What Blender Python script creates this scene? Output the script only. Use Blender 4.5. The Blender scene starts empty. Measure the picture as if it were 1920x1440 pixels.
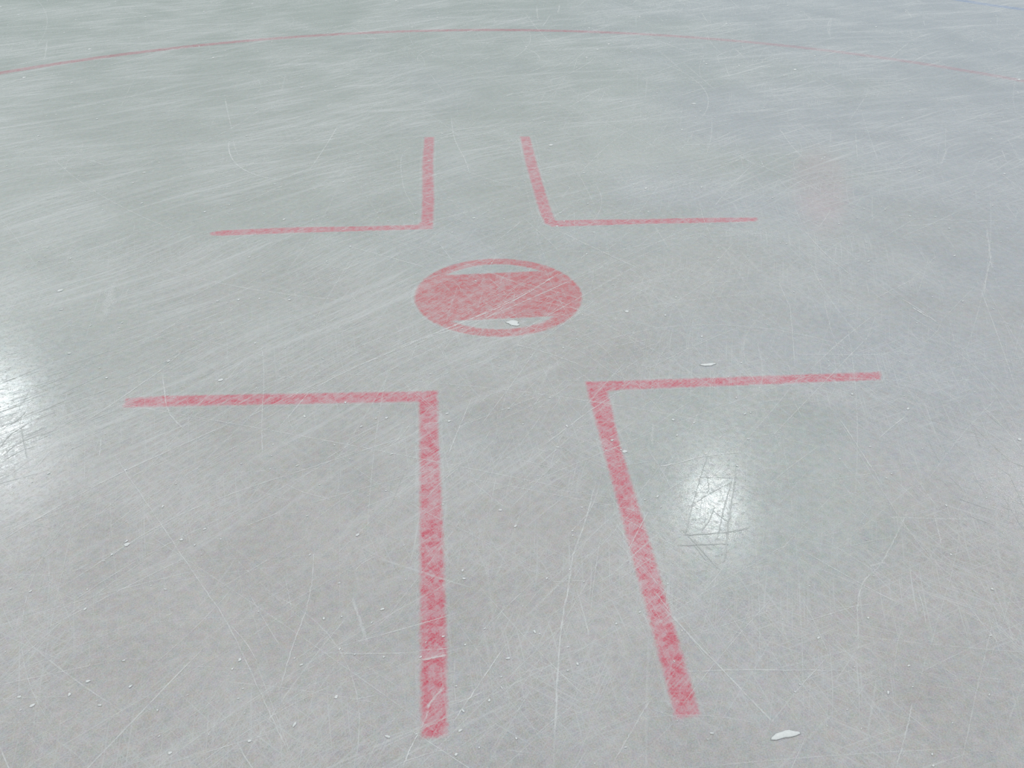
import bpy, math, random
import numpy as np

random.seed(7)
rng = np.random.default_rng(7)
scene = bpy.context.scene
COL = scene.collection
CAM = (-0.2079, -3.0701, 1.6091)          # eye of the photographer, 1.6 m above the ice

# ---------------------------------------------------------------- measured outlines on the ice (metres, spot at the origin)
L_OUTLINES = {
 'BL': [(-1.1736, -0.6538), (-1.1784, -0.6045), (-1.062, -0.5991), (-0.2894, -0.6256), (-0.2317, -0.625), (-0.2325, -0.8034), (-0.2263, -1.3188), (-0.2256, -1.6585), (-0.229, -1.8734), (-0.2535, -1.879), (-0.2788, -1.8747), (-0.2813, -1.6545), (-0.2831, -1.3148), (-0.2857, -0.7998), (-0.2876, -0.6819), (-1.0492, -0.6565)],
 'BR': [(0.2349, -0.6057), (0.34, -0.6081), (1.191, -0.6108), (1.1846, -0.6344), (1.1721, -0.6557), (0.3312, -0.6581), (0.2953, -0.6618), (0.2845, -0.9232), (0.2881, -1.4487), (0.2863, -1.8629), (0.2361, -1.8696), (0.2339, -0.9198), (0.2337, -0.6935)],
 'TL': [(-0.2669, 1.8011), (-0.2167, 1.7983), (-0.2259, 1.4114), (-0.226, 0.8982), (-0.2356, 0.612), (-0.2825, 0.6093), (-0.5264, 0.6076), (-0.8008, 0.6053), (-1.0986, 0.5938), (-1.1476, 0.6022), (-1.1526, 0.6293), (-1.1081, 0.6483), (-0.8072, 0.6631), (-0.5289, 0.6547), (-0.2938, 0.6572), (-0.2825, 0.6933), (-0.278, 0.9013), (-0.2781, 1.4143)],
 'TR': [(0.2348, 1.7825), (0.2854, 1.7798), (0.2821, 1.3602), (0.2817, 0.9959), (0.2855, 0.7525), (0.2894, 0.667), (0.4394, 0.6672), (0.6794, 0.6586), (0.9241, 0.6585), (1.1669, 0.6468), (1.1623, 0.6239), (1.1479, 0.6074), (0.9105, 0.6045), (0.6696, 0.6099), (0.4301, 0.6052), (0.2705, 0.6036), (0.2426, 0.639), (0.2332, 0.7556), (0.2304, 0.9989), (0.2286, 1.3632)],
}
# (points, width in metres, opacity, matte groove)
TRACED = [
 ([(-1.425, 2.554), (-1.354, 2.244), (-1.287, 1.961)], 0.0064, 0.35, 0),
 ([(-1.276, 1.813), (-1.253, 1.663), (-1.206, 1.504), (-1.139, 1.374), (-1.049, 1.276), (-0.955, 1.222)], 0.0070, 0.50, 0),
 ([(-1.257, 1.812), (-1.219, 1.662), (-1.19, 1.565)], 0.0058, 0.30, 0),
 ([(-0.73, 2.022), (-0.775, 1.653), (-0.818, 1.334)], 0.0057, 0.45, 0),
 ([(-1.282, 1.074), (-0.945, 1.235), (-0.655, 1.551), (-0.499, 1.622)], 0.0054, 0.40, 0),
 ([(-1.109, 0.889), (-0.899, 1.164), (-0.574, 1.507)], 0.0052, 0.35, 0),
 ([(-1.275, 1.1), (-1.141, 1.158), (-1.007, 1.239)], 0.0052, 0.30, 0),
 ([(-0.319, 1.694), (-0.377, 1.535), (-0.38, 1.309), (-0.356, 1.033), (-0.306, 0.812)], 0.0039, 0.35, 0),
 ([(-0.12, 2.18), (-0.111, 1.767), (-0.068, 1.441), (-0.054, 1.255)], 0.0051, 0.40, 0),
 ([(-0.217, 0.487), (-0.157, 0.283)], 0.0043, 0.40, 0),
 ([(-0.594, 0.469), (-0.429, 0.358), (-0.262, 0.242)], 0.0043, 0.45, 0),
 ([(-0.599, -1.151), (-0.381, -1.067), (-0.117, -0.979)], 0.0029, 0.30, 0),
 ([(-0.815, -0.302), (-0.78, -0.488), (-0.749, -0.755), (-0.722, -0.937)], 0.0034, 0.40, 0),
 ([(-0.519, -0.489), (-0.263, -0.292), (0.046, -0.054), (0.273, 0.195)], 0.0049, 0.60, 0),
 ([(-0.657, -0.619), (-0.37, -0.366), (-0.075, -0.146), (0.224, 0.129)], 0.0037, 0.50, 0),
 ([(-0.387, -0.365), (-0.077, -0.185), (0.315, 0.123)], 0.0038, 0.50, 0),
 ([(-0.448, -0.557), (-0.136, -0.264), (0.156, 0.067)], 0.0037, 0.40, 0),
 ([(0.276, 0.576), (0.451, 0.329), (0.562, 0.177)], 0.0044, 0.50, 0),
 ([(0.475, 0.342), (0.675, 0.417), (0.896, 0.5)], 0.0045, 0.40, 0),
 ([(1.653, 1.849), (1.626, 1.545), (1.627, 1.345)], 0.0060, 0.35, 0),
 ([(1.667, 1.422), (1.573, 1.348), (1.528, 1.201), (1.576, 1.162)], 0.0056, 0.25, 0),
 ([(1.064, 1.601), (1.247, 1.6)], 0.0058, 0.60, 0),
 ([(2.109, 0.465), (2.013, 0.258), (1.936, 0.091)], 0.0074, 0.35, 0),
 ([(1.324, 0.512), (1.335, 0.259), (1.366, 0.057)], 0.0046, 0.40, 0),
 ([(1.476, -0.124), (1.503, -0.208), (1.527, -0.315)], 0.0042, 0.55, 0),
 ([(1.487, -0.191), (1.511, -0.268)], 0.0052, 0.80, 0),
 ([(1.377, -0.118), (1.582, 0.021)], 0.0043, 0.40, 0),
 ([(0.416, -0.567), (0.627, -0.414), (0.839, -0.282)], 0.0036, 0.35, 0),
 ([(1.056, -0.118), (0.985, -0.366), (0.923, -0.569)], 0.0038, 0.40, 0),
 ([(1.211, -0.022), (1.127, -0.357), (1.097, -0.58)], 0.0031, 0.30, 0),
 ([(1.43, -0.183), (1.488, -0.399), (1.518, -0.704), (1.51, -0.908)], 0.0031, 0.30, 0),
 ([(0.548, -0.186), (0.726, -0.013), (0.893, 0.156)], 0.0036, 0.30, 0),
 ([(0.703, 0.442), (1.071, 0.473), (1.336, 0.511)], 0.0042, 0.25, 0),
 ([(1.065, 0.031), (1.043, -0.158)], 0.0041, 0.40, 0),
 ([(0.022, -0.357), (0.124, -0.416), (0.235, -0.507)], 0.0042, 0.50, 0),
 ([(0.043, -0.094), (0.305, 0.124), (0.615, 0.447)], 0.0033, 0.30, 0),
 ([(0.077, -0.343), (0.151, -0.76), (0.169, -0.923)], 0.0023, 0.30, 0),
 ([(0.092, -0.379), (0.219, -0.223), (0.359, -0.053)], 0.0034, 0.40, 0),
 ([(0.11, -0.38), (0.002, -0.603), (-0.11, -0.825)], 0.0030, 0.40, 0),
 ([(0.149, -0.347), (0.247, -0.424), (0.331, -0.562), (0.458, -0.694)], 0.0028, 0.35, 0),
 ([(-0.017, -0.406), (0.203, -0.351), (0.447, -0.219)], 0.0027, 0.30, 0),
 ([(-1.322, -1.232), (-1.126, -1.004), (-0.815, -0.737)], 0.0041, 0.45, 0),
 ([(-1.134, -1.418), (-0.885, -1.152), (-0.532, -0.962), (-0.281, -0.84)], 0.0035, 0.40, 0),
 ([(-1.144, -1.531), (-0.964, -1.323), (-0.688, -1.101), (-0.419, -0.857)], 0.0029, 0.30, 0),
 ([(-1.134, -0.896), (-0.944, -1.189), (-0.828, -1.369), (-0.709, -1.555), (-0.596, -1.779), (-0.526, -1.914)], 0.0029, 0.42, 0),
 ([(-0.577, -1.76), (-0.56, -1.619), (-0.539, -1.477), (-0.544, -1.296)], 0.0031, 0.45, 0),
 ([(-1.1, -0.467), (-1.047, -0.651), (-1.011, -0.723), (-0.969, -0.78)], 0.0044, 0.50, 0),
 ([(-0.626, -0.606), (-0.657, -0.691), (-0.693, -0.786)], 0.0041, 0.45, 0),
 ([(-0.535, -0.504), (-0.626, -0.606), (-0.789, -0.806)], 0.0033, 0.35, 0),
 ([(-0.441, -1.484), (-0.418, -1.56), (-0.397, -1.631)], 0.0075, 0.35, 0),
 ([(-0.086, -1.638), (-0.165, -1.763), (-0.217, -1.847)], 0.0028, 0.60, 0),
 ([(-0.283, -1.859), (-0.301, -1.901), (-0.315, -1.938)], 0.0027, 0.60, 0),
 ([(-0.01, -1.704), (-0.065, -1.798), (-0.09, -1.835)], 0.0023, 0.30, 0),
 ([(-0.126, -0.669), (-0.169, -0.821), (-0.206, -0.96)], 0.0031, 0.55, 0),
 ([(-0.078, -1.065), (-0.104, -1.206)], 0.0029, 0.40, 0),
 ([(-1.265, -0.72), (-1.222, -0.653), (-1.112, -0.45), (-1.059, -0.304)], 0.0043, 0.50, 0),
 ([(-1.196, -0.804), (-1.173, -0.906)], 0.0036, 0.50, 0),
 ([(-1.332, -0.931), (-1.319, -0.859)], 0.0037, 0.50, 0),
 ([(-1.134, -0.896), (-1.075, -0.984)], 0.0032, 0.35, 0),
 ([(-1.081, -1.219), (-0.973, -1.059), (-0.833, -0.905), (-0.676, -0.732)], 0.0031, 0.30, 0),
 ([(-1.153, -1.635), (-1.05, -1.457), (-0.89, -1.253)], 0.0028, 0.28, 0),
 ([(-0.28, -1.681), (-0.225, -1.672)], 0.0060, 0.50, 0),
 ([(-0.286, -1.654), (-0.222, -1.653)], 0.0036, 0.40, 0),
 ([(-0.5, -1.646), (-0.384, -1.656), (-0.292, -1.66)], 0.0037, 0.35, 0),
 ([(-0.269, -1.809), (-0.256, -1.786), (-0.233, -1.758)], 0.0058, 0.45, 0),
 ([(-0.28, -1.855), (-0.264, -1.81)], 0.0035, 0.40, 0),
 ([(-0.027, -1.963), (0.027, -1.639), (0.068, -1.478), (0.092, -1.379), (0.133, -1.275), (0.197, -1.084)], 0.0042, 0.50, 0),
 ([(0.015, -1.705), (-0.0, -1.802), (-0.015, -1.892)], 0.0058, 0.30, 0),
 ([(0.083, -1.487), (0.088, -1.564), (0.092, -1.644)], 0.0038, 0.40, 0),
 ([(0.272, -1.56), (0.329, -1.684), (0.41, -1.852), (0.431, -1.893)], 0.0037, 0.48, 0),
 ([(0.259, -1.5), (0.298, -1.611), (0.341, -1.729)], 0.0030, 0.35, 0),
 ([(0.962, -0.843), (0.964, -1.003), (0.963, -1.171)], 0.0033, 0.50, 0),
 ([(0.956, -0.814), (0.953, -1.28), (0.974, -1.479), (1.042, -1.607)], 0.0024, 0.30, 0),
 ([(0.367, -1.048), (0.414, -1.042), (0.495, -1.016), (0.559, -1.005), (0.622, -1.0)], 0.0037, 0.70, 0),
 ([(0.673, -1.731), (0.726, -1.593), (0.771, -1.519), (0.831, -1.469), (0.914, -1.37), (0.998, -1.262)], 0.0037, 0.42, 0),
 ([(0.804, -1.471), (0.848, -1.461)], 0.0071, 0.35, 0),
 ([(0.277, -1.753), (0.415, -1.758), (0.62, -1.775)], 0.0032, 0.38, 0),
 ([(0.091, -1.96), (0.141, -1.891), (0.194, -1.817)], 0.0028, 0.40, 0),
 ([(0.636, -2.012), (0.696, -1.925), (0.732, -1.869)], 0.0032, 0.40, 0),
 ([(0.448, -1.744), (0.514, -1.518), (0.58, -1.254)], 0.0027, 0.30, 0),
 ([(0.079, -1.321), (0.164, -1.204), (0.218, -1.05)], 0.0028, 0.35, 0),
 ([(-0.044, -1.189), (0.037, -1.084), (0.124, -0.97)], 0.0029, 0.30, 0),
 ([(0.068, -0.929), (0.213, -0.778), (0.329, -0.67)], 0.0038, 0.50, 0),
 ([(-0.017, -1.274), (0.1, -1.156)], 0.0028, 0.30, 0),
 ([(0.199, -1.329), (0.293, -1.52), (0.331, -1.573)], 0.0026, 0.30, 0),
 ([(1.424, -0.817), (1.431, -0.93), (1.425, -1.06)], 0.0036, 0.35, 0),
 ([(1.097, -1.157), (1.279, -0.973), (1.496, -0.778)], 0.0034, 0.28, 0),
 ([(1.051, -1.287), (1.027, -1.368), (1.016, -1.406)], 0.0036, 0.40, 0),
 ([(0.76, -2.021), (0.878, -1.853), (1.031, -1.64)], 0.0026, 0.30, 0),
 ([(0.761, -1.831), (0.975, -1.533), (1.082, -1.372)], 0.0028, 0.25, 0),
 ([(0.497, -0.946), (0.57, -0.844), (0.706, -0.769)], 0.0026, 0.25, 0),
 ([(0.404, -0.833), (0.375, -0.95)], 0.0079, 0.32, 0),
 ([(0.853, -0.393), (0.81, -0.594), (0.756, -0.714)], 0.0053, 0.30, 0),
 ([(-1.386, -0.119), (-1.407, 0.06), (-1.433, 0.189)], 0.0294, 0.22, 0),
 ([(-1.383, -0.062), (-1.415, 0.123)], 0.0418, 0.18, 0),
 ([(-1.489, -0.503), (-1.481, -0.622)], 0.0055, 0.40, 0),
 ([(-1.65, -0.326), (-1.599, -0.302)], 0.0049, 0.50, 0),
 ([(0.534, -0.986), (0.468, -1.125), (0.418, -1.243), (0.382, -1.332)], 0.0026, 0.83, 1),
 ([(0.589, -1.063), (0.562, -1.143), (0.513, -1.27), (0.465, -1.406), (0.451, -1.433)], 0.0037, 1.00, 1),
 ([(0.562, -1.12), (0.511, -1.228), (0.46, -1.348)], 0.0032, 1.00, 1),
 ([(0.486, -1.226), (0.458, -1.277), (0.429, -1.316)], 0.0034, 0.90, 1),
 ([(0.432, -1.212), (0.503, -1.162), (0.562, -1.127)], 0.0026, 0.83, 1),
 ([(0.477, -1.103), (0.563, -1.111)], 0.0021, 0.75, 1),
 ([(0.376, -1.328), (0.431, -1.328), (0.487, -1.326), (0.552, -1.314)], 0.0056, 0.90, 1),
 ([(0.354, -1.366), (0.421, -1.366), (0.489, -1.369)], 0.0055, 0.75, 1),
 ([(0.376, -1.302), (0.406, -1.373), (0.437, -1.459)], 0.0041, 0.75, 1),
 ([(0.395, -1.363), (0.413, -1.425)], 0.0034, 0.75, 1),
 ([(0.499, -1.093), (0.49, -1.15), (0.478, -1.171)], 0.0030, 0.75, 1),
 ([(0.478, -1.243), (0.504, -1.29)], 0.0026, 0.75, 1),
 ([(-1.437, -0.748), (-1.407, -0.815), (-1.375, -0.887)], 0.0027, 0.90, 1),
 ([(-1.465, -0.837), (-1.458, -0.773), (-1.42, -0.709)], 0.0028, 0.83, 1),
 ([(-1.437, -0.912), (-1.411, -0.865), (-1.365, -0.831)], 0.0027, 0.68, 1),
 ([(-1.503, -0.731), (-1.467, -0.706), (-1.455, -0.652)], 0.0028, 0.75, 1),
 ([(-1.444, -0.875), (-1.429, -0.834), (-1.408, -0.81)], 0.0024, 0.75, 1),
 ([(-0.325, -1.012), (-0.351, -1.125), (-0.361, -1.167)], 0.0023, 0.60, 1),
 ([(-0.351, -1.011), (-0.368, -1.123)], 0.0020, 0.52, 1),
]
FLAKES = [(-0.511, -0.673), (-0.456, -0.802), (-0.415, -0.764), (-0.384, -0.763), (-0.199, -0.792), (-0.937, -1.034), (-0.951, -1.126), (-0.839, -1.28), (-0.816, -1.315), (-0.876, -1.258), (-1.033, -1.3), (-1.01, -1.254), (-0.5, -1.546), (-0.424, -1.655), (-0.361, -1.667), (-1.006, -1.719), (-0.936, -1.751), (-0.886, -1.707), (-0.978, -1.687), (-0.816, -1.772), (-0.67, -1.652), (-0.093, -1.69), (-0.111, -1.739), (-0.14, -1.797), (-0.527, -0.888), (-0.777, -0.957), (0.145, -0.84), (0.685, -0.727), (0.266, -0.919), (0.706, -0.809), (0.593, -1.061), (-0.028, -1.619), (0.055, -1.716), (0.032, -1.732), (0.516, -1.804), (0.499, -1.822), (0.694, -1.838), (0.719, -1.988), (-0.092, -1.892), (1.064, -1.566), (0.158, -1.609), (-1.275, 1.809), (-1.461, 1.927), (-1.196, 1.869), (-2.299, 2.294), (-2.438, 2.59), (-1.552, -0.016), (-0.957, 0.379), (-0.941, 0.02), (-0.758, 0.008), (-1.015, 0.014), (-0.602, -0.41), (-1.126, 0.921), (-1.156, 0.898), (-0.424, 0.702), (-1.89, 1.324), (-0.732, -0.334), (-2.328, 1.763), (-2.254, 1.659), (0.523, 1.517), (0.742, 0.705), (0.436, 0.053), (0.375, 0.326), (0.58, -0.194), (0.649, -0.061), (1.953, 0.482), (1.693, -0.159)]
# big a at [ 0.445 -1.923] size 0.054 x 0.019
# big b at [ 0.037 -0.215] size 0.056 x 0.049
# big c at [ 0.648 -0.531] size 0.053 x 0.023

# ---------------------------------------------------------------- helpers
def tag(o, label=None, cat=None, group=None, kind=None):
    for k, v in (('label', label), ('category', cat), ('group', group), ('kind', kind)):
        if v:
            o[k] = v
    return o

def mesh_obj(name, verts, faces, mat, parent=None, smooth=False):
    me = bpy.data.meshes.new(name)
    me.from_pydata([tuple(map(float, v)) for v in verts], [], [tuple(map(int, f)) for f in faces])
    me.materials.append(mat)
    if smooth:
        me.polygons.foreach_set('use_smooth', [True] * len(me.polygons))
    me.update()
    o = bpy.data.objects.new(name, me)
    COL.objects.link(o)
    o.parent = parent
    return o

def point_attr(o, name, values):
    a = o.data.attributes.new(name, 'FLOAT', 'POINT')
    a.data.foreach_set('value', np.asarray(values, np.float32))

def lin(r, g, b):
    f = lambda c: c / 12.92 if c <= .04045 else ((c + .055) / 1.055) ** 2.4
    return (f(r / 255), f(g / 255), f(b / 255), 1.0)

class NT:
    """Terse node-tree writer."""
    def __init__(self, tree):
        self.t = tree
    def n(self, kind, **kw):
        nd = self.t.nodes.new(kind)
        for k, v in kw.items():
            setattr(nd, k, v)
        return nd
    def put(self, sock, v):
        if v is None:
            return
        if isinstance(v, bpy.types.NodeSocket):
            self.t.links.new(v, sock)
        else:
            sock.default_value = v
    def math(self, op, a, b=None, c=None, clamp=False):
        nd = self.n('ShaderNodeMath', operation=op, use_clamp=clamp)
        for s, v in zip(nd.inputs, (a, b, c)):
            self.put(s, v)
        return nd.outputs[0]
    def vmath(self, op, a, b=None):
        nd = self.n('ShaderNodeVectorMath', operation=op)
        self.put(nd.inputs[0], a); self.put(nd.inputs[1], b)
        return nd.outputs[0]
    def rot(self, v, ang):
        nd = self.n('ShaderNodeVectorRotate', rotation_type='Z_AXIS')
        self.put(nd.inputs['Vector'], v); nd.inputs['Angle'].default_value = ang
        return nd.outputs[0]
    def noise(self, v, scale, detail=2.0, rough=.5, color=False, dist=0.0):
        nd = self.n('ShaderNodeTexNoise', noise_dimensions='2D')
        self.put(nd.inputs['Vector'], v)
        nd.inputs['Scale'].default_value = scale
        nd.inputs['Detail'].default_value = detail
        nd.inputs['Roughness'].default_value = rough
        nd.inputs['Distortion'].default_value = dist
        return nd.outputs['Color' if color else 'Fac']
    def ramp(self, v, a, b, c=0.0, d=1.0, smooth=True):
        nd = self.n('ShaderNodeMapRange', interpolation_type='SMOOTHSTEP' if smooth else 'LINEAR')
        for i, x in enumerate((v, a, b, c, d)):
            self.put(nd.inputs[i], x)
        return nd.outputs[0]
    def mix(self, f, a, b, blend='MIX'):
        nd = self.n('ShaderNodeMix', data_type='RGBA', blend_type=blend)
        self.put(nd.inputs[0], f); self.put(nd.inputs[6], a); self.put(nd.inputs[7], b)
        return nd.outputs[2]
    def xyz(self, v):
        nd = self.n('ShaderNodeSeparateXYZ'); self.put(nd.inputs[0], v)
        return nd.outputs
    def attr(self, name):
        return self.n('ShaderNodeAttribute', attribute_name=name, attribute_type='GEOMETRY').outputs['Fac']

# ---------------------------------------------------------------- the ice surface, shared by the bare ice and the paint under it
ICE_COOL, ICE_MAUVE, ICE_WARM = lin(172, 179, 175), lin(174, 179, 185), lin(183, 181, 180)
SCRATCH_WHITE = lin(212, 216, 217)

def make_ice_group():
    g = bpy.data.node_groups.new('scratched_ice', 'ShaderNodeTree')
    for nm, ty in (('Color', 'NodeSocketColor'), ('Streak', 'NodeSocketFloat'), ('Frost', 'NodeSocketFloat'),
                   ('Normal', 'NodeSocketVector'), ('Roughness', 'NodeSocketFloat'), ('Coat', 'NodeSocketFloat')):
        g.interface.new_socket(nm, in_out='OUTPUT', socket_type=ty)
    T = NT(g)
    out = T.n('NodeGroupOutput')
    P = T.n('ShaderNodeNewGeometry').outputs['Position']
    x, y, _ = T.xyz(P)
    broad = T.noise(P, .9, 3, .55)
    cloud = T.noise(P, 3.2, 4, .6)
    patch = T.noise(T.vmath('ADD', P, (13.1, 4.7, 0)), 1.7, 2)
    warp = T.vmath('SCALE', T.vmath('SUBTRACT', T.noise(P, .8, 1, color=True), (.5, .5, .5)))
    warp.node.inputs['Scale'].default_value = .25
    PW = T.vmath('ADD', P, warp)
    # skate-blade streaks: noise drawn out along one direction, thresholded into thin broken lines
    def streak(deg, along, across, lo, hi, off, src=PW, detail=1.0):
        v = T.rot(T.vmath('ADD', src, (off, off * .37, 0)), -math.radians(deg))
        v = T.vmath('MULTIPLY', v, (along, across, 1))
        return T.ramp(T.noise(v, 1.0, detail, .6), lo, hi)
    left = T.math('MULTIPLY', T.ramp(x, .9, -.6), T.ramp(y, -1.9, -.4, .35, 1.0))                       # the left half carries one strong direction
    right = T.math('SUBTRACT', 1.0, left)
    far = T.ramp(y, .4, 2.2)
    m1 = T.ramp(patch, .36, .62)
    m2 = T.ramp(cloud, .38, .62)
    sl = [(43, 1.6, 120, .56, .80, 3.1, .6), (49, 4.0, 330, .54, .78, 9.7, .8), (36, 3.0, 260, .56, .80, 17.3, .8), (58, 5.0, 420, .56, .80, 57.3, .7)]
    sr = [(101, 3.0, 300, .58, .80, 23.9, .7), (72, 3.4, 330, .58, .80, 31.1, .7), (140, 3.2, 330, .58, .80, 5.9, .7),
          (18, 3.6, 300, .58, .80, 41.3, .65), (121, 5.0, 400, .56, .80, 47.7, .6)]
    acc = None
    for i, (a, b, c, lo, hi, off, w) in enumerate(sl):
        s = T.math('MULTIPLY', streak(a, b, c, lo, hi, off), w)
        acc = s if acc is None else T.math('MAXIMUM', acc, s)
    acc = T.math('MULTIPLY', acc, T.math('MULTIPLY_ADD', left, .62, .38))
    for a, b, c, off, w in ((36, .9, 52, 83.0, .75), (28, 1.8, 90, 91.0, .9), (12, 1.0, 60, 97.0, .65)):
        acc = T.math('MAXIMUM', acc, T.math('MULTIPLY', streak(a, b, c, .56, .82, off), T.math('MULTIPLY', T.ramp(y, -.3, 1.5), w)))
    acr = None
    for i, (a, b, c, lo, hi, off, w) in enumerate(sr):
        s = T.math('MULTIPLY', streak(a, b, c, lo, hi, off), w)
        acr = s if acr is None else T.math('MAXIMUM', acr, s)
    acr = T.math('MULTIPLY', acr, T.math('MULTIPLY_ADD', left, -.3, 1.0))
    fine = T.math('MAXIMUM', acc, acr)
    fine = T.math('MULTIPLY', fine, T.math('MULTIPLY_ADD', m1, .6, .4))
    # a smoother, less scratched and slightly greener patch inside the near right mark
    px = T.math('MULTIPLY', T.math('SUBTRACT', x, .60), 1 / .42)
    py = T.math('MULTIPLY', T.math('ADD', y, 1.08), 1 / .50)
    smooth_patch = T.ramp(T.math('ADD', T.math('ADD', T.math('MULTIPLY', px, px), T.math('MULTIPLY', py, py)), T.math('MULTIPLY_ADD', cloud, 1.2, -.6)), 1.3, .3)
    fine = T.math('MULTIPLY', fine, T.math('MULTIPLY_ADD', smooth_patch, -.6, 1.0))
    # wide scraped bands
    band = T.math('MULTIPLY', streak(40, .7, 16, .50, .74, 61.0, detail=3.0), T.math('MULTIPLY_ADD', left, .75, .25))
    band2 = T.math('MULTIPLY', streak(8, .5, 12, .50, .76, 71.0, detail=3.0), far)
    band = T.math('MAXIMUM', band, band2)
    # frost mottle and grain
    mottle = T.noise(P, 46, 4, .65)
    grain = T.noise(P, 330, 1, .5)
    grainc = T.noise(T.vmath('ADD', P, (7.7, 1.3, 0)), 210, 1, .5, color=True)
    frost = T.math('ADD', T.math('MULTIPLY', T.ramp(mottle, .32, .68), .6), T.math('MULTIPLY', T.ramp(cloud, .3, .7), .4))
    # colour
    mauve = T.math('MULTIPLY', T.ramp(T.math('ADD', T.math('MULTIPLY', x, .22), T.math('MULTIPLY_ADD', broad, 1.5, -.75)), -.12, .62), .85)
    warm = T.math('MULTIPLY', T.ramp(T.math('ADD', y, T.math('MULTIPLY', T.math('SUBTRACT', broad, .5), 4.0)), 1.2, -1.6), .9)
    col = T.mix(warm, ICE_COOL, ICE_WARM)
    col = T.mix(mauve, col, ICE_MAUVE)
    col = T.mix(T.math('MULTIPLY', smooth_patch, .5), col, lin(176, 187, 184))
    # soft elliptical pinkish tint in the ice colour, far right of the spot
    dx = T.math('MULTIPLY', T.math('SUBTRACT', x, T.math('MULTIPLY_ADD', y, .33, 1.25)), 1 / .16)
    dy = T.math('MULTIPLY', T.math('SUBTRACT', y, 1.0), 1 / .62)
    dd = T.math('ADD', T.math('MULTIPLY', dx, dx), T.math('MULTIPLY', dy, dy))
    pink_tint = T.math('MULTIPLY', T.ramp(dd, 1.2, 0.0), T.math('MULTIPLY_ADD', cloud, .45, .10))
    col = T.mix(pink_tint, col, lin(194, 164, 167))
    value = T.math('ADD', T.math('MULTIPLY_ADD', T.math('SUBTRACT', mottle, .5), .36, 1.0),
                   T.math('ADD', T.math('MULTIPLY', T.math('SUBTRACT', cloud, .5), .28),
                          T.math('MULTIPLY', T.math('SUBTRACT', grain, .5), .50)))
    cc = T.n('ShaderNodeCombineColor')
    for s in cc.inputs[:3]:
        T.put(s, value)
    col = T.mix(1.0, col, cc.outputs[0], 'MULTIPLY')
    tint = T.vmath('MULTIPLY', T.vmath('SUBTRACT', grainc, (.5, .5, .5)), (.20, .14, .20))
    col = T.vmath('ADD', col, T.vmath('MULTIPLY', tint, (.5, .5, .5)))
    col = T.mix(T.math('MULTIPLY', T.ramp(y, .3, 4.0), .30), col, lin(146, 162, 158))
    blotch = T.vmath('SUBTRACT', T.noise(T.vmath('ADD', P, (1.9, 5.3, 0)), 42, 2, .6, color=True), (.5, .5, .5))
    col = T.vmath('ADD', col, T.vmath('MULTIPLY', blotch, (.10, .055, .10)))
    white = T.math('ADD', T.math('MULTIPLY', fine, .95), T.math('MULTIPLY', band, .27), clamp=True)
    col = T.mix(white, col, SCRATCH_WHITE)
    # relief and gloss
    hgt = T.math('ADD', T.math('MULTIPLY', fine, -.12), T.math('MULTIPLY', T.noise(P, 30, 1), .30))
    hgt = T.math('ADD', hgt, T.math('MULTIPLY', T.noise(P, 7, 1), .5))
    bump = T.n('ShaderNodeBump')
    bump.inputs['Strength'].default_value = .22
    bump.inputs['Distance'].default_value = .0022
    T.put(bump.inputs['Height'], hgt)
    rgh = T.math('ADD', T.math('MULTIPLY_ADD', fine, .30, .13), T.math('MULTIPLY', T.ramp(mottle, .5, .7), .05))
    coat = T.math('MULTIPLY', T.math('SUBTRACT', 1.0, T.math('MULTIPLY', fine, .9)), T.ramp(T.noise(P, 75, 3, .7), .66, .52, .30, 1.0), clamp=True)
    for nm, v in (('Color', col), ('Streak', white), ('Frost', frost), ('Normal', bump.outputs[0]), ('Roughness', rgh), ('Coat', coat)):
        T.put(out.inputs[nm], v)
    return g

ICE = make_ice_group()

def principled(T, color, ice):
    b = T.n('ShaderNodeBsdfPrincipled')
    T.put(b.inputs['Base Color'], color)
    b.inputs['Roughness'].default_value = .42
    b.inputs['IOR'].default_value = 1.31
    b.inputs['Coat IOR'].default_value = 1.31
    T.put(b.inputs['Coat Weight'], ice.outputs['Coat'])
    T.put(b.inputs['Coat Roughness'], ice.outputs['Roughness'])
    T.put(b.inputs['Normal'], ice.outputs['Normal'])
    T.put(b.inputs['Coat Normal'], ice.outputs['Normal'])
    return b

def new_mat(name):
    m = bpy.data.materials.new(name)
    m.use_nodes = True
    m.node_tree.nodes.clear()
    T = NT(m.node_tree)
    return m, T, T.n('ShaderNodeOutputMaterial')

def ice_material():
    m, T, out = new_mat('scratched_rink_ice')
    ice = T.n('ShaderNodeGroup', node_tree=ICE)
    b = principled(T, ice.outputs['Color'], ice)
    T.put(out.inputs['Surface'], b.outputs[0])
    return m

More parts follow.
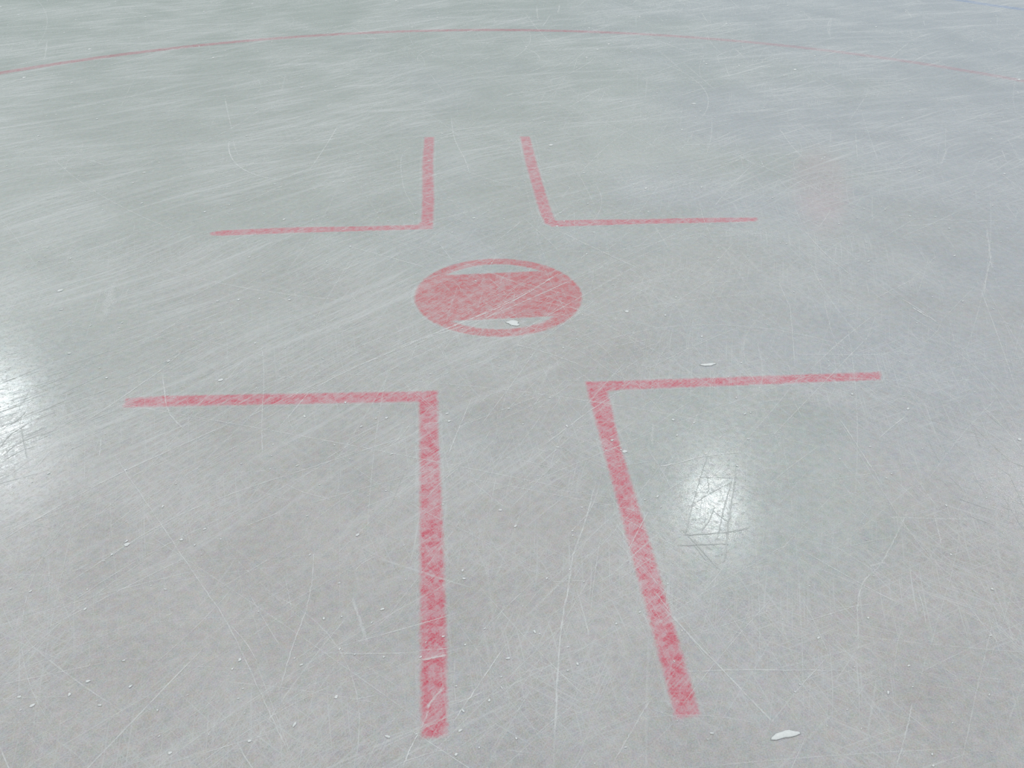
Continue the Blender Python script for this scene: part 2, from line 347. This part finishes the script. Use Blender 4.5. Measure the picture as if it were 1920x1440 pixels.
def paint_material(name, deep, pale, lo=.35, hi=.97, feather=.0075, scratch=.7):
    """Paint seen through frosted ice: soft frayed edge, milky blotches, the same scratches and gloss as the ice."""
    m, T, out = new_mat(name)
    ice = T.n('ShaderNodeGroup', node_tree=ICE)
    P = T.n('ShaderNodeNewGeometry').outputs['Position']
    sdf = T.attr('edge')                              # metres outside (+) or inside (-) the painted outline
    fray = T.math('MULTIPLY', T.math('SUBTRACT', T.noise(P, 90, 3, .6), .5), .010)
    x, y, _ = T.xyz(P)
    alpha = T.ramp(T.math('ADD', sdf, fray), feather, -feather)
    blot = T.noise(P, 34, 5, .72)
    speck = T.noise(T.vmath('ADD', P, (3.3, 8.1, 0)), 230, 2, .6)
    hair = T.noise(T.vmath('MULTIPLY', T.rot(P, -.75), (9, 190, 1)), 1.0, 2, .6)
    k = T.math('ADD', T.math('MULTIPLY', T.ramp(blot, .38, .62), .5), T.math('MULTIPLY', T.ramp(speck, .3, .7), .30))
    k = T.math('ADD', k, T.math('MULTIPLY', T.ramp(hair, .65, .35), .25))
    col = T.mix(k, pale, deep)
    dens = T.ramp(k, 0.0, 1.0, lo, hi, smooth=False)
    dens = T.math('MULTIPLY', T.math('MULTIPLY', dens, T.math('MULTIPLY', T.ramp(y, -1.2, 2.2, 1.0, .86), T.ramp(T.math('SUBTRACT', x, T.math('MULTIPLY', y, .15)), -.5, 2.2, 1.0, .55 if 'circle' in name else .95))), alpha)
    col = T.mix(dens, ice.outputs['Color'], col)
    col = T.mix(T.math('MULTIPLY', ice.outputs['Streak'], scratch), col, SCRATCH_WHITE)
    b = principled(T, col, ice)
    T.put(out.inputs['Surface'], b.outputs[0])
    return m

def scratch_material():
    m, T, out = new_mat('skate_scratch_frost')
    P = T.n('ShaderNodeNewGeometry').outputs['Position']
    op = T.attr('opacity')
    brk = T.ramp(T.noise(P, 38, 3, .6), .30, .60, .45, 1.15)
    a = T.math('MULTIPLY', op, brk, clamp=True)
    b = T.n('ShaderNodeBsdfPrincipled')
    T.put(b.inputs['Base Color'], T.mix(T.attr('groove'), lin(246, 249, 249), lin(209, 214, 213)))
    b.inputs['Roughness'].default_value = .7
    b.inputs['IOR'].default_value = 1.31
    tr = T.n('ShaderNodeBsdfTransparent')
    mx = T.n('ShaderNodeMixShader')
    T.put(mx.inputs[0], a); T.put(mx.inputs[1], tr.outputs[0]); T.put(mx.inputs[2], b.outputs[0])
    T.put(out.inputs['Surface'], mx.outputs[0])
    return m

def flake_material():
    m, T, out = new_mat('white_ice_flake')
    P = T.n('ShaderNodeNewGeometry').outputs['Position']
    b = T.n('ShaderNodeBsdfPrincipled')
    T.put(b.inputs['Base Color'], T.mix(T.noise(P, 180, 2), lin(222, 228, 228), lin(246, 249, 249)))
    b.inputs['Roughness'].default_value = .35
    b.inputs['IOR'].default_value = 1.31
    T.put(out.inputs['Surface'], b.outputs[0])
    return m

M_ICE = ice_material()
M_RED = paint_material('red_line_paint', lin(206, 58, 88), lin(216, 146, 162), .50, 1.0)
M_SPOT = paint_material('red_spot_paint', lin(203, 66, 78), lin(206, 126, 138), .50, 1.0)
M_CIRCLE = paint_material('faded_red_circle_paint', lin(180, 66, 88), lin(186, 124, 138), .5, 1.0, .010)
M_BLUE = paint_material('pale_blue_line_paint', lin(96, 132, 184), lin(130, 156, 190), .5, 1.0, .012)
M_SCRATCH = scratch_material()
M_FLAKE = flake_material()

# ---------------------------------------------------------------- setting: the sheet of ice
def slab(x0, x1, y0, y1, z0, z1):
    v = [(x, y, z) for z in (z0, z1) for y in (y0, y1) for x in (x0, x1)]
    return v, [(0, 2, 3, 1), (4, 5, 7, 6), (0, 1, 5, 4), (2, 6, 7, 3), (0, 4, 6, 2), (1, 3, 7, 5)]
v, f = slab(-13, 13, -9, 17, -.03, 0)
ice = mesh_obj('floor', v, f, M_ICE)
tag(ice, 'scratched pale grey-green sheet of rink ice filling the picture', kind='structure')

# ---------------------------------------------------------------- painted marks: a fine grid trimmed to the outline, edge distance stored per vertex
def poly_sdf(X, Y, poly):
    p = np.array(poly); q = np.roll(p, -1, 0)
    d = np.full(X.shape, 1e9); inside = np.zeros(X.shape, bool)
    for a, b in zip(p, q):
        e = b - a
        t = np.clip(((X - a[0]) * e[0] + (Y - a[1]) * e[1]) / (e @ e), 0, 1)
        d = np.minimum(d, np.hypot(X - a[0] - t * e[0], Y - a[1] - t * e[1]))
        cond = (a[1] > Y) != (b[1] > Y)
        xi = a[0] + (Y - a[1]) * e[0] / (e[1] if abs(e[1]) > 1e-12 else 1e-12)
        inside ^= cond & (X < xi)
    return np.where(inside, -d, d)

MARGIN = .011
def grid_mark(name, sdf, bbox, step, mat, z, parent=None, edge=None):
    x0, x1, y0, y1 = bbox
    nx, ny = int((x1 - x0) / step) + 2, int((y1 - y0) / step) + 2
    X, Y = np.meshgrid(x0 + step * np.arange(nx), y0 + step * np.arange(ny))
    S = sdf(X, Y)
    c = np.minimum(np.minimum(S[:-1, :-1], S[1:, :-1]), np.minimum(S[:-1, 1:], S[1:, 1:])) < MARGIN
    jj, ii = np.nonzero(c)
    quad = np.stack([jj * nx + ii, jj * nx + ii + 1, (jj + 1) * nx + ii + 1, (jj + 1) * nx + ii], 1)
    used, inv = np.unique(quad, return_inverse=True)
    V = np.stack([X.ravel()[used], Y.ravel()[used], np.full(len(used), z)], 1)
    o = mesh_obj(name, V, inv.reshape(-1, 4), mat, parent)
    point_attr(o, 'edge', (edge(X, Y) if edge else S).ravel()[used])
    return o

L_LABELS = {
    'BL': 'near left L-shaped red face-off mark, its long arm running towards the viewer',
    'BR': 'near right L-shaped red face-off mark, its long slanting arm ending at the front',
    'TL': 'far left L-shaped red face-off mark beyond the spot, corner at its lower right',
    'TR': 'far right L-shaped red face-off mark beyond the spot, with a rounded corner'}
for k, poly in L_OUTLINES.items():
    p = np.array(poly)
    bb = (p[:, 0].min() - .02, p[:, 0].max() + .02, p[:, 1].min() - .02, p[:, 1].max() + .02)
    o = grid_mark('face_off_mark', lambda X, Y, poly=poly: poly_sdf(X, Y, poly), bb, .005, M_RED, .00012)
    tag(o, L_LABELS[k], 'ice marking', 'L-shaped marks around the face-off spot')

spot = bpy.data.objects.new('face_off_spot', None)
COL.objects.link(spot)
spot.empty_display_size = .3
tag(spot, 'round red face-off spot with two pale segments, between the four L-shaped marks', 'ice marking')
R1, R0, HB = .306, .256, .180
def ring_sdf(X, Y):
    r = np.hypot(X, Y)
    return np.maximum(r - R1, R0 - r)
def band_line(X, Y):
    c, s = math.cos(math.radians(-2)), math.sin(math.radians(-2))
    return s * X + c * Y
def band_sdf(X, Y):
    return np.maximum(np.abs(band_line(X, Y)) - HB, np.hypot(X, Y) - R0)
def spot_sdf(X, Y):
    return np.minimum(ring_sdf(X, Y), np.maximum(np.abs(band_line(X, Y)) - HB, np.hypot(X, Y) - R1))
grid_mark('outer_ring', ring_sdf, (-.33, .33, -.33, .33), .005, M_SPOT, .00010, spot, spot_sdf)
grid_mark('center_band', band_sdf, (-.33, .33, -.33, .33), .005, M_SPOT, .00014, spot, spot_sdf)

def arc_mark(name, cx, cy, R, w, a0, a1, n, mat, z):
    offs = np.array([-.5 * w - .012, -.5 * w, -.25 * w, 0, .25 * w, .5 * w, .5 * w + .012])
    ang = np.radians(np.linspace(a0, a1, n))
    V, E, F = [], [], []
    for a in ang:
        for d in offs:
            V.append((cx + (R + d) * math.cos(a), cy + (R + d) * math.sin(a), z))
            E.append(abs(d) - .5 * w)
    m = len(offs)
    for i in range(n - 1):
        for j in range(m - 1):
            F.append((i * m + j, i * m + j + 1, (i + 1) * m + j + 1, (i + 1) * m + j))
    o = mesh_obj(name, V, F, mat)
    point_attr(o, 'edge', E)
    return o
o = arc_mark('face_off_circle', .036, -.4375, 4.675, .07, -180, 180, 721, M_CIRCLE, .00012)
tag(o, 'thin faded red face-off circle line curving across the far ice', 'ice marking')
o = arc_mark('goal_crease_line', 5.84, 6.2, 1.82, .10, 110, 290, 181, M_BLUE, .00012)
tag(o, 'thin pale blue curved line at the far right corner of the ice', 'ice marking')

# ---------------------------------------------------------------- skate scratches lying in the surface
SV, SF, SO, SG = [], [], [], []
def catmull(p, n):
    p = np.asarray(p, float)
    if len(p) == 2:
        t = np.linspace(0, 1, n)[:, None]
        return p[0] * (1 - t) + p[1] * t
    q = np.vstack([2 * p[0] - p[1], p, 2 * p[-1] - p[-2]])
    out = []
    for i in range(1, len(q) - 2):
        for t in np.linspace(0, 1, n, endpoint=False):
            a, b, c, d = q[i - 1], q[i], q[i + 1], q[i + 2]
            out.append(.5 * ((2 * b) + (c - a) * t + (2 * a - 5 * b + 4 * c - d) * t * t + (3 * b - a - 3 * c + d) * t ** 3))
    out.append(p[-1])
    return np.array(out)

def ribbon(pts, width, alpha, z, taper=.18, groove=0.0):
    pts = np.asarray(pts)
    n = len(pts)
    tg = np.gradient(pts, axis=0)
    tg /= np.linalg.norm(tg, axis=1, keepdims=True) + 1e-9
    nr = np.stack([-tg[:, 1], tg[:, 0]], 1)
    base = len(SV)
    for i in range(n):
        u = i / (n - 1)
        e = min(1, min(u, 1 - u) / taper + .12)
        w = width * (.75 + .5 * random.random()) * .8
        for s, o in ((-1, 0.0), (-.35, 1.0), (.35, 1.0), (1, 0.0)):
            SV.append((pts[i, 0] + nr[i, 0] * w * s, pts[i, 1] + nr[i, 1] * w * s, z))
            SO.append(o * alpha * e)
            SG.append(groove)
        if i:
            a = base + (i - 1) * 4
            for k in range(3):
                SF.append((a + k, a + k + 1, a + k + 5, a + k + 4))

zs = [.00026]
def nextz():
    zs[0] += 2e-7
    return zs[0]

def field_angle(x, y):
    """Skaters mostly cut one way on the left and in the middle, every way on the right and in front."""
    wl = 1 / (1 + math.exp((x - .5) * 2.2))
    if y < -1.0:
        wl *= .75
    if random.random() < wl * .85:
        return random.gauss(45 if x > -1.2 else 40, 9)
    return random.choice((random.gauss(100, 12), random.gauss(70, 12), random.gauss(138, 12), random.gauss(10, 18), random.uniform(0, 180)))

NRAND = 2700
made = 0
while made < NRAND:
    y = random.uniform(-2.3, 5.5)
    x = random.uniform(-4.4, 5.0)
    d = math.dist((x, y, 0), CAM)
    if abs(x + .2) > .70 * (y + 3.3) + .45 or random.random() > min(1, (2.2 / d) ** 1.3):
        continue
    made += 1
    a = math.radians(field_angle(x, y))
    ln = min(2.2, random.lognormvariate(-.85, .6))
    curv = random.gauss(0, .22) if random.random() < .85 else random.gauss(0, 1.3)
    n = max(5, int(ln / .06))
    pts = [(x, y)]
    for i in range(n):
        a += curv * ln / n
        pts.append((pts[-1][0] + math.cos(a) * ln / n, pts[-1][1] + math.sin(a) * ln / n))
    al = min(.36, random.lognormvariate(-1.75, .5))
    wide = random.random() < .2
    ribbon(pts, random.uniform(.0011, .0026) * (1 + .22 * max(0, d - 2.5)) * (2.2 if wide else 1), al * (.85 if wide else 1.35), nextz())
# short nicks radiating where skates dug in around the spot
for i in range(420):
    cx, cy, sp = random.choice(((.0, .0, .45), (.1, -.4, .4), (-.1, -1.0, .5), (.25, -.05, .3), (.5, -1.3, .45)))
    x, y = random.gauss(cx, sp), random.gauss(cy, sp)
    a = math.radians(random.gauss(42, 16) if random.random() < .45 else random.uniform(0, 180))
    ln = random.uniform(.03, .22)
    pts = catmull([(x, y), (x + ln * .5 * math.cos(a) + random.gauss(0, .005), y + ln * .5 * math.sin(a)), (x + ln * math.cos(a), y + ln * math.sin(a))], 5)
    ribbon(pts, random.uniform(.0008, .0018), random.uniform(.2, .6), nextz())
for pts, w, al, gr in TRACED:
    c = catmull(pts, 14)
    c = c + rng.normal(0, .0006, c.shape)
    ribbon(c, w * .78, min(1, al * 1.05), nextz(), taper=.12, groove=gr)
# blade grooves that stay matte where the roof lamps glint on the left and right
for i in range(150):
    if i < 110:
        x, y, a = random.gauss(-1.5, .16), random.gauss(-.72, .16), math.radians(random.gauss(41, 7))
    else:
        x, y, a = random.gauss(1.32, .12), random.gauss(-1.22, .14), math.radians(random.choice((100, 75, 140)) + random.gauss(0, 9))
    ln = random.uniform(.04, .2)
    ribbon(catmull([(x, y), (x + ln * math.cos(a), y + ln * math.sin(a))], 6), random.uniform(.0010, .0024), random.uniform(.35, .7), nextz(), groove=1.0)
o = mesh_obj('skate_scratches', SV, SF, M_SCRATCH)
point_attr(o, 'opacity', SO)
point_attr(o, 'groove', SG)
tag(o, 'fine white skate scratches criss-crossing the grey ice and its red markings', 'scratches', kind='stuff')

# ---------------------------------------------------------------- loose ice: shavings, flakes, three larger chips
def flake_geo(L, W, H, seed, n=11):
    r = random.Random(seed)
    V, F = [], []
    ph = [r.uniform(0, 6.28) for _ in range(3)]
    rad = lambda a: 1 + .22 * math.sin(2 * a + ph[0]) + .16 * math.sin(3 * a + ph[1]) + .1 * math.sin(5 * a + ph[2])
    for s, z in ((1.0, 0.0), (.9, .45), (.62, .85)):
        for i in range(n):
            a = 2 * math.pi * i / n
            k = rad(a) * s * .5 / 1.2
            V.append((L * k * math.cos(a), W * k * math.sin(a), H * z * r.uniform(.8, 1.1)))
    V.append((0, 0, H))
    for l in range(2):
        for i in range(n):
            j = (i + 1) % n
            F.append((l * n + i, l * n + j, (l + 1) * n + j, (l + 1) * n + i))
    for i in range(n):
        F.append((2 * n + i, 2 * n + (i + 1) % n, 3 * n))
    F.append(tuple(range(n - 1, -1, -1)))
    return V, F

def chip(name, label, x, y, L, W, H, rot, seed):
    V, F = flake_geo(L, W, H * .35, seed, 18)
    o = mesh_obj(name, V, F, M_FLAKE, smooth=True)
    o.location = (x, y, .0012); o.rotation_euler = (0, 0, rot)
    return tag(o, label, 'ice chip')
chip('ice_chip', 'largest white ice chip, lying in front of the near right L-mark', .445, -1.923, .062, .024, .006, .15, 3)
chip('snow_clump', 'white snow clump in the nearer pale segment of the red face-off spot', .037, -.215, .060, .040, .006, -.2, 5)
chip('ice_chip', 'thin glinting ice chip just behind the crossbar of the near right L-mark', .648, -.531, .052, .022, .005, .1, 8)
protos = []
for i in range(5):
    V, F = flake_geo(.010, .0065, .0009, 20 + i)
    me = bpy.data.meshes.new('ice_flake')
    me.from_pydata(V, [], F); me.materials.append(M_FLAKE)
    me.polygons.foreach_set('use_smooth', [True] * len(me.polygons)); me.update()
    protos.append(me)
first = bpy.data.objects.new('ice_flake', protos[0])
tag(first, 'small white ice flake lying loose on the scratched ice', 'ice flake', 'small ice flakes scattered on the ice')
for i, (x, y) in enumerate(FLAKES):
    o = first if i == 0 else first.copy()
    o.data = protos[i % 5]
    COL.objects.link(o)
    d = math.dist((x, y, 0), CAM)
    s = random.uniform(.55, 1.25) * (1 + .16 * max(0, d - 2.4))
    o.location = (x, y, .0012); o.scale = (s, s, 1)
    o.rotation_euler = (0, 0, random.gauss(.6, .6))
KV, KF = [], []
k = 0
while k < 1750:
    y = random.uniform(-2.3, 6); x = random.uniform(-4, 4.8)
    d = math.dist((x, y, 0), CAM)
    if abs(x + .2) > .70 * (y + 3.3) + .45 or random.random() > min(1, (2.2 / d) ** 1.2):
        continue
    k += 1
    s = random.lognormvariate(-5.95, .45) * (1 + .18 * max(0, d - 2.4))
    a = random.gauss(.75, .5); e = random.uniform(.3, .8)
    b = len(KV)
    for i in range(6):
        t = i * math.pi / 3
        px, py = s * math.cos(t) * random.uniform(.7, 1.2), s * e * math.sin(t) * random.uniform(.7, 1.2)
        KV.append((x + px * math.cos(a) - py * math.sin(a), y + px * math.sin(a) + py * math.cos(a), .0013))
    KV.append((x, y, .0013 + s * .35))
    for i in range(6):
        KF.append((b + i, b + (i + 1) % 6, b + 6))
o = mesh_obj('ice_shavings', KV, KF, M_FLAKE, smooth=True)
tag(o, 'tiny white ice shavings dusted over the whole grey sheet', 'ice shavings', kind='stuff')

# ---------------------------------------------------------------- light: the even glow of the hall plus the roof lamps mirrored in the ice
w = bpy.data.worlds.new('rink_hall')
scene.world = w
w.use_nodes = True
w.cycles.sampling_method = 'NONE'
w.node_tree.nodes.clear()
T = NT(w.node_tree)
wo = T.n('ShaderNodeOutputWorld')
bg = T.n('ShaderNodeBackground')
dirv = T.n('ShaderNodeTexCoord').outputs['Generated']
dxx, dyy, dzz = T.xyz(dirv)
up = T.ramp(dzz, .1, .62)
sky = T.mix(up, lin(138, 154, 151), lin(240, 241, 241))
side = T.ramp(dxx, -.2, .7)
sky = T.mix(T.math('MULTIPLY', side, T.math('SUBTRACT', 1.0, up)), sky, lin(180, 189, 204))
T.put(bg.inputs['Color'], sky)
bg.inputs['Strength'].default_value = 1.0
T.put(wo.inputs['Surface'], bg.outputs[0])

def lamp(x, y, z, sx, sy, radiance, color, rot=0):
    l = bpy.data.lights.new('roof_lamp', 'AREA')
    l.shape = 'RECTANGLE'; l.size = sx; l.size_y = sy
    l.energy = radiance * math.pi * sx * sy
    l.color = color
    o = bpy.data.objects.new('roof_lamp', l)
    o.location = (x, y, z); o.rotation_euler = (0, 0, rot)
    COL.objects.link(o)
lamp(3.89, 7.94, 8, .6, 1.1, 50, (.93, 1, .99))
lamp(-8.1, 10.9, 8, 1.0, 1.9, 48, (.9, .98, 1))
lamp(9.1, 7.86, 8, .8, 1.5, 9, (1, .93, .95))
lamp(-1.08, 8.62, 8, .5, 1.0, 5, (1, .93, .92))
lamp(5.83, 25.4, 8, 2.6, 3.2, .8, (.97, 1, 1))

# ---------------------------------------------------------------- camera
F_PX, PITCH, ROLL, YAW = 1764.2273, .5762, .0100, .0850
from mathutils import Matrix, Vector
cp, sp = math.cos(PITCH), math.sin(PITCH)
fwd, up0, rt0 = Vector((0, cp, -sp)), Vector((0, sp, cp)), Vector((1, 0, 0))
c, s = math.cos(ROLL), math.sin(ROLL)
rt = c * rt0 + s * up0
upv = -s * rt0 + c * up0
M = Matrix.Rotation(-YAW, 3, 'Z') @ Matrix((rt, upv, -fwd)).transposed()
cam = bpy.data.cameras.new('camera')
cam.sensor_fit = 'HORIZONTAL'; cam.sensor_width = 36
cam.lens = F_PX / 1920 * 36
cam.clip_end = 200
co = bpy.data.objects.new('camera', cam)
co.matrix_world = Matrix.Translation(CAM) @ M.to_4x4()
COL.objects.link(co)
scene.camera = co

scene.view_settings.view_transform = 'Standard'
scene.view_settings.look = 'None'
scene.view_settings.exposure = 0
scene.view_settings.gamma = 1
scene.cycles.transparent_max_bounces = 32
scene.cycles.max_bounces = 4
scene.cycles.use_denoising = False
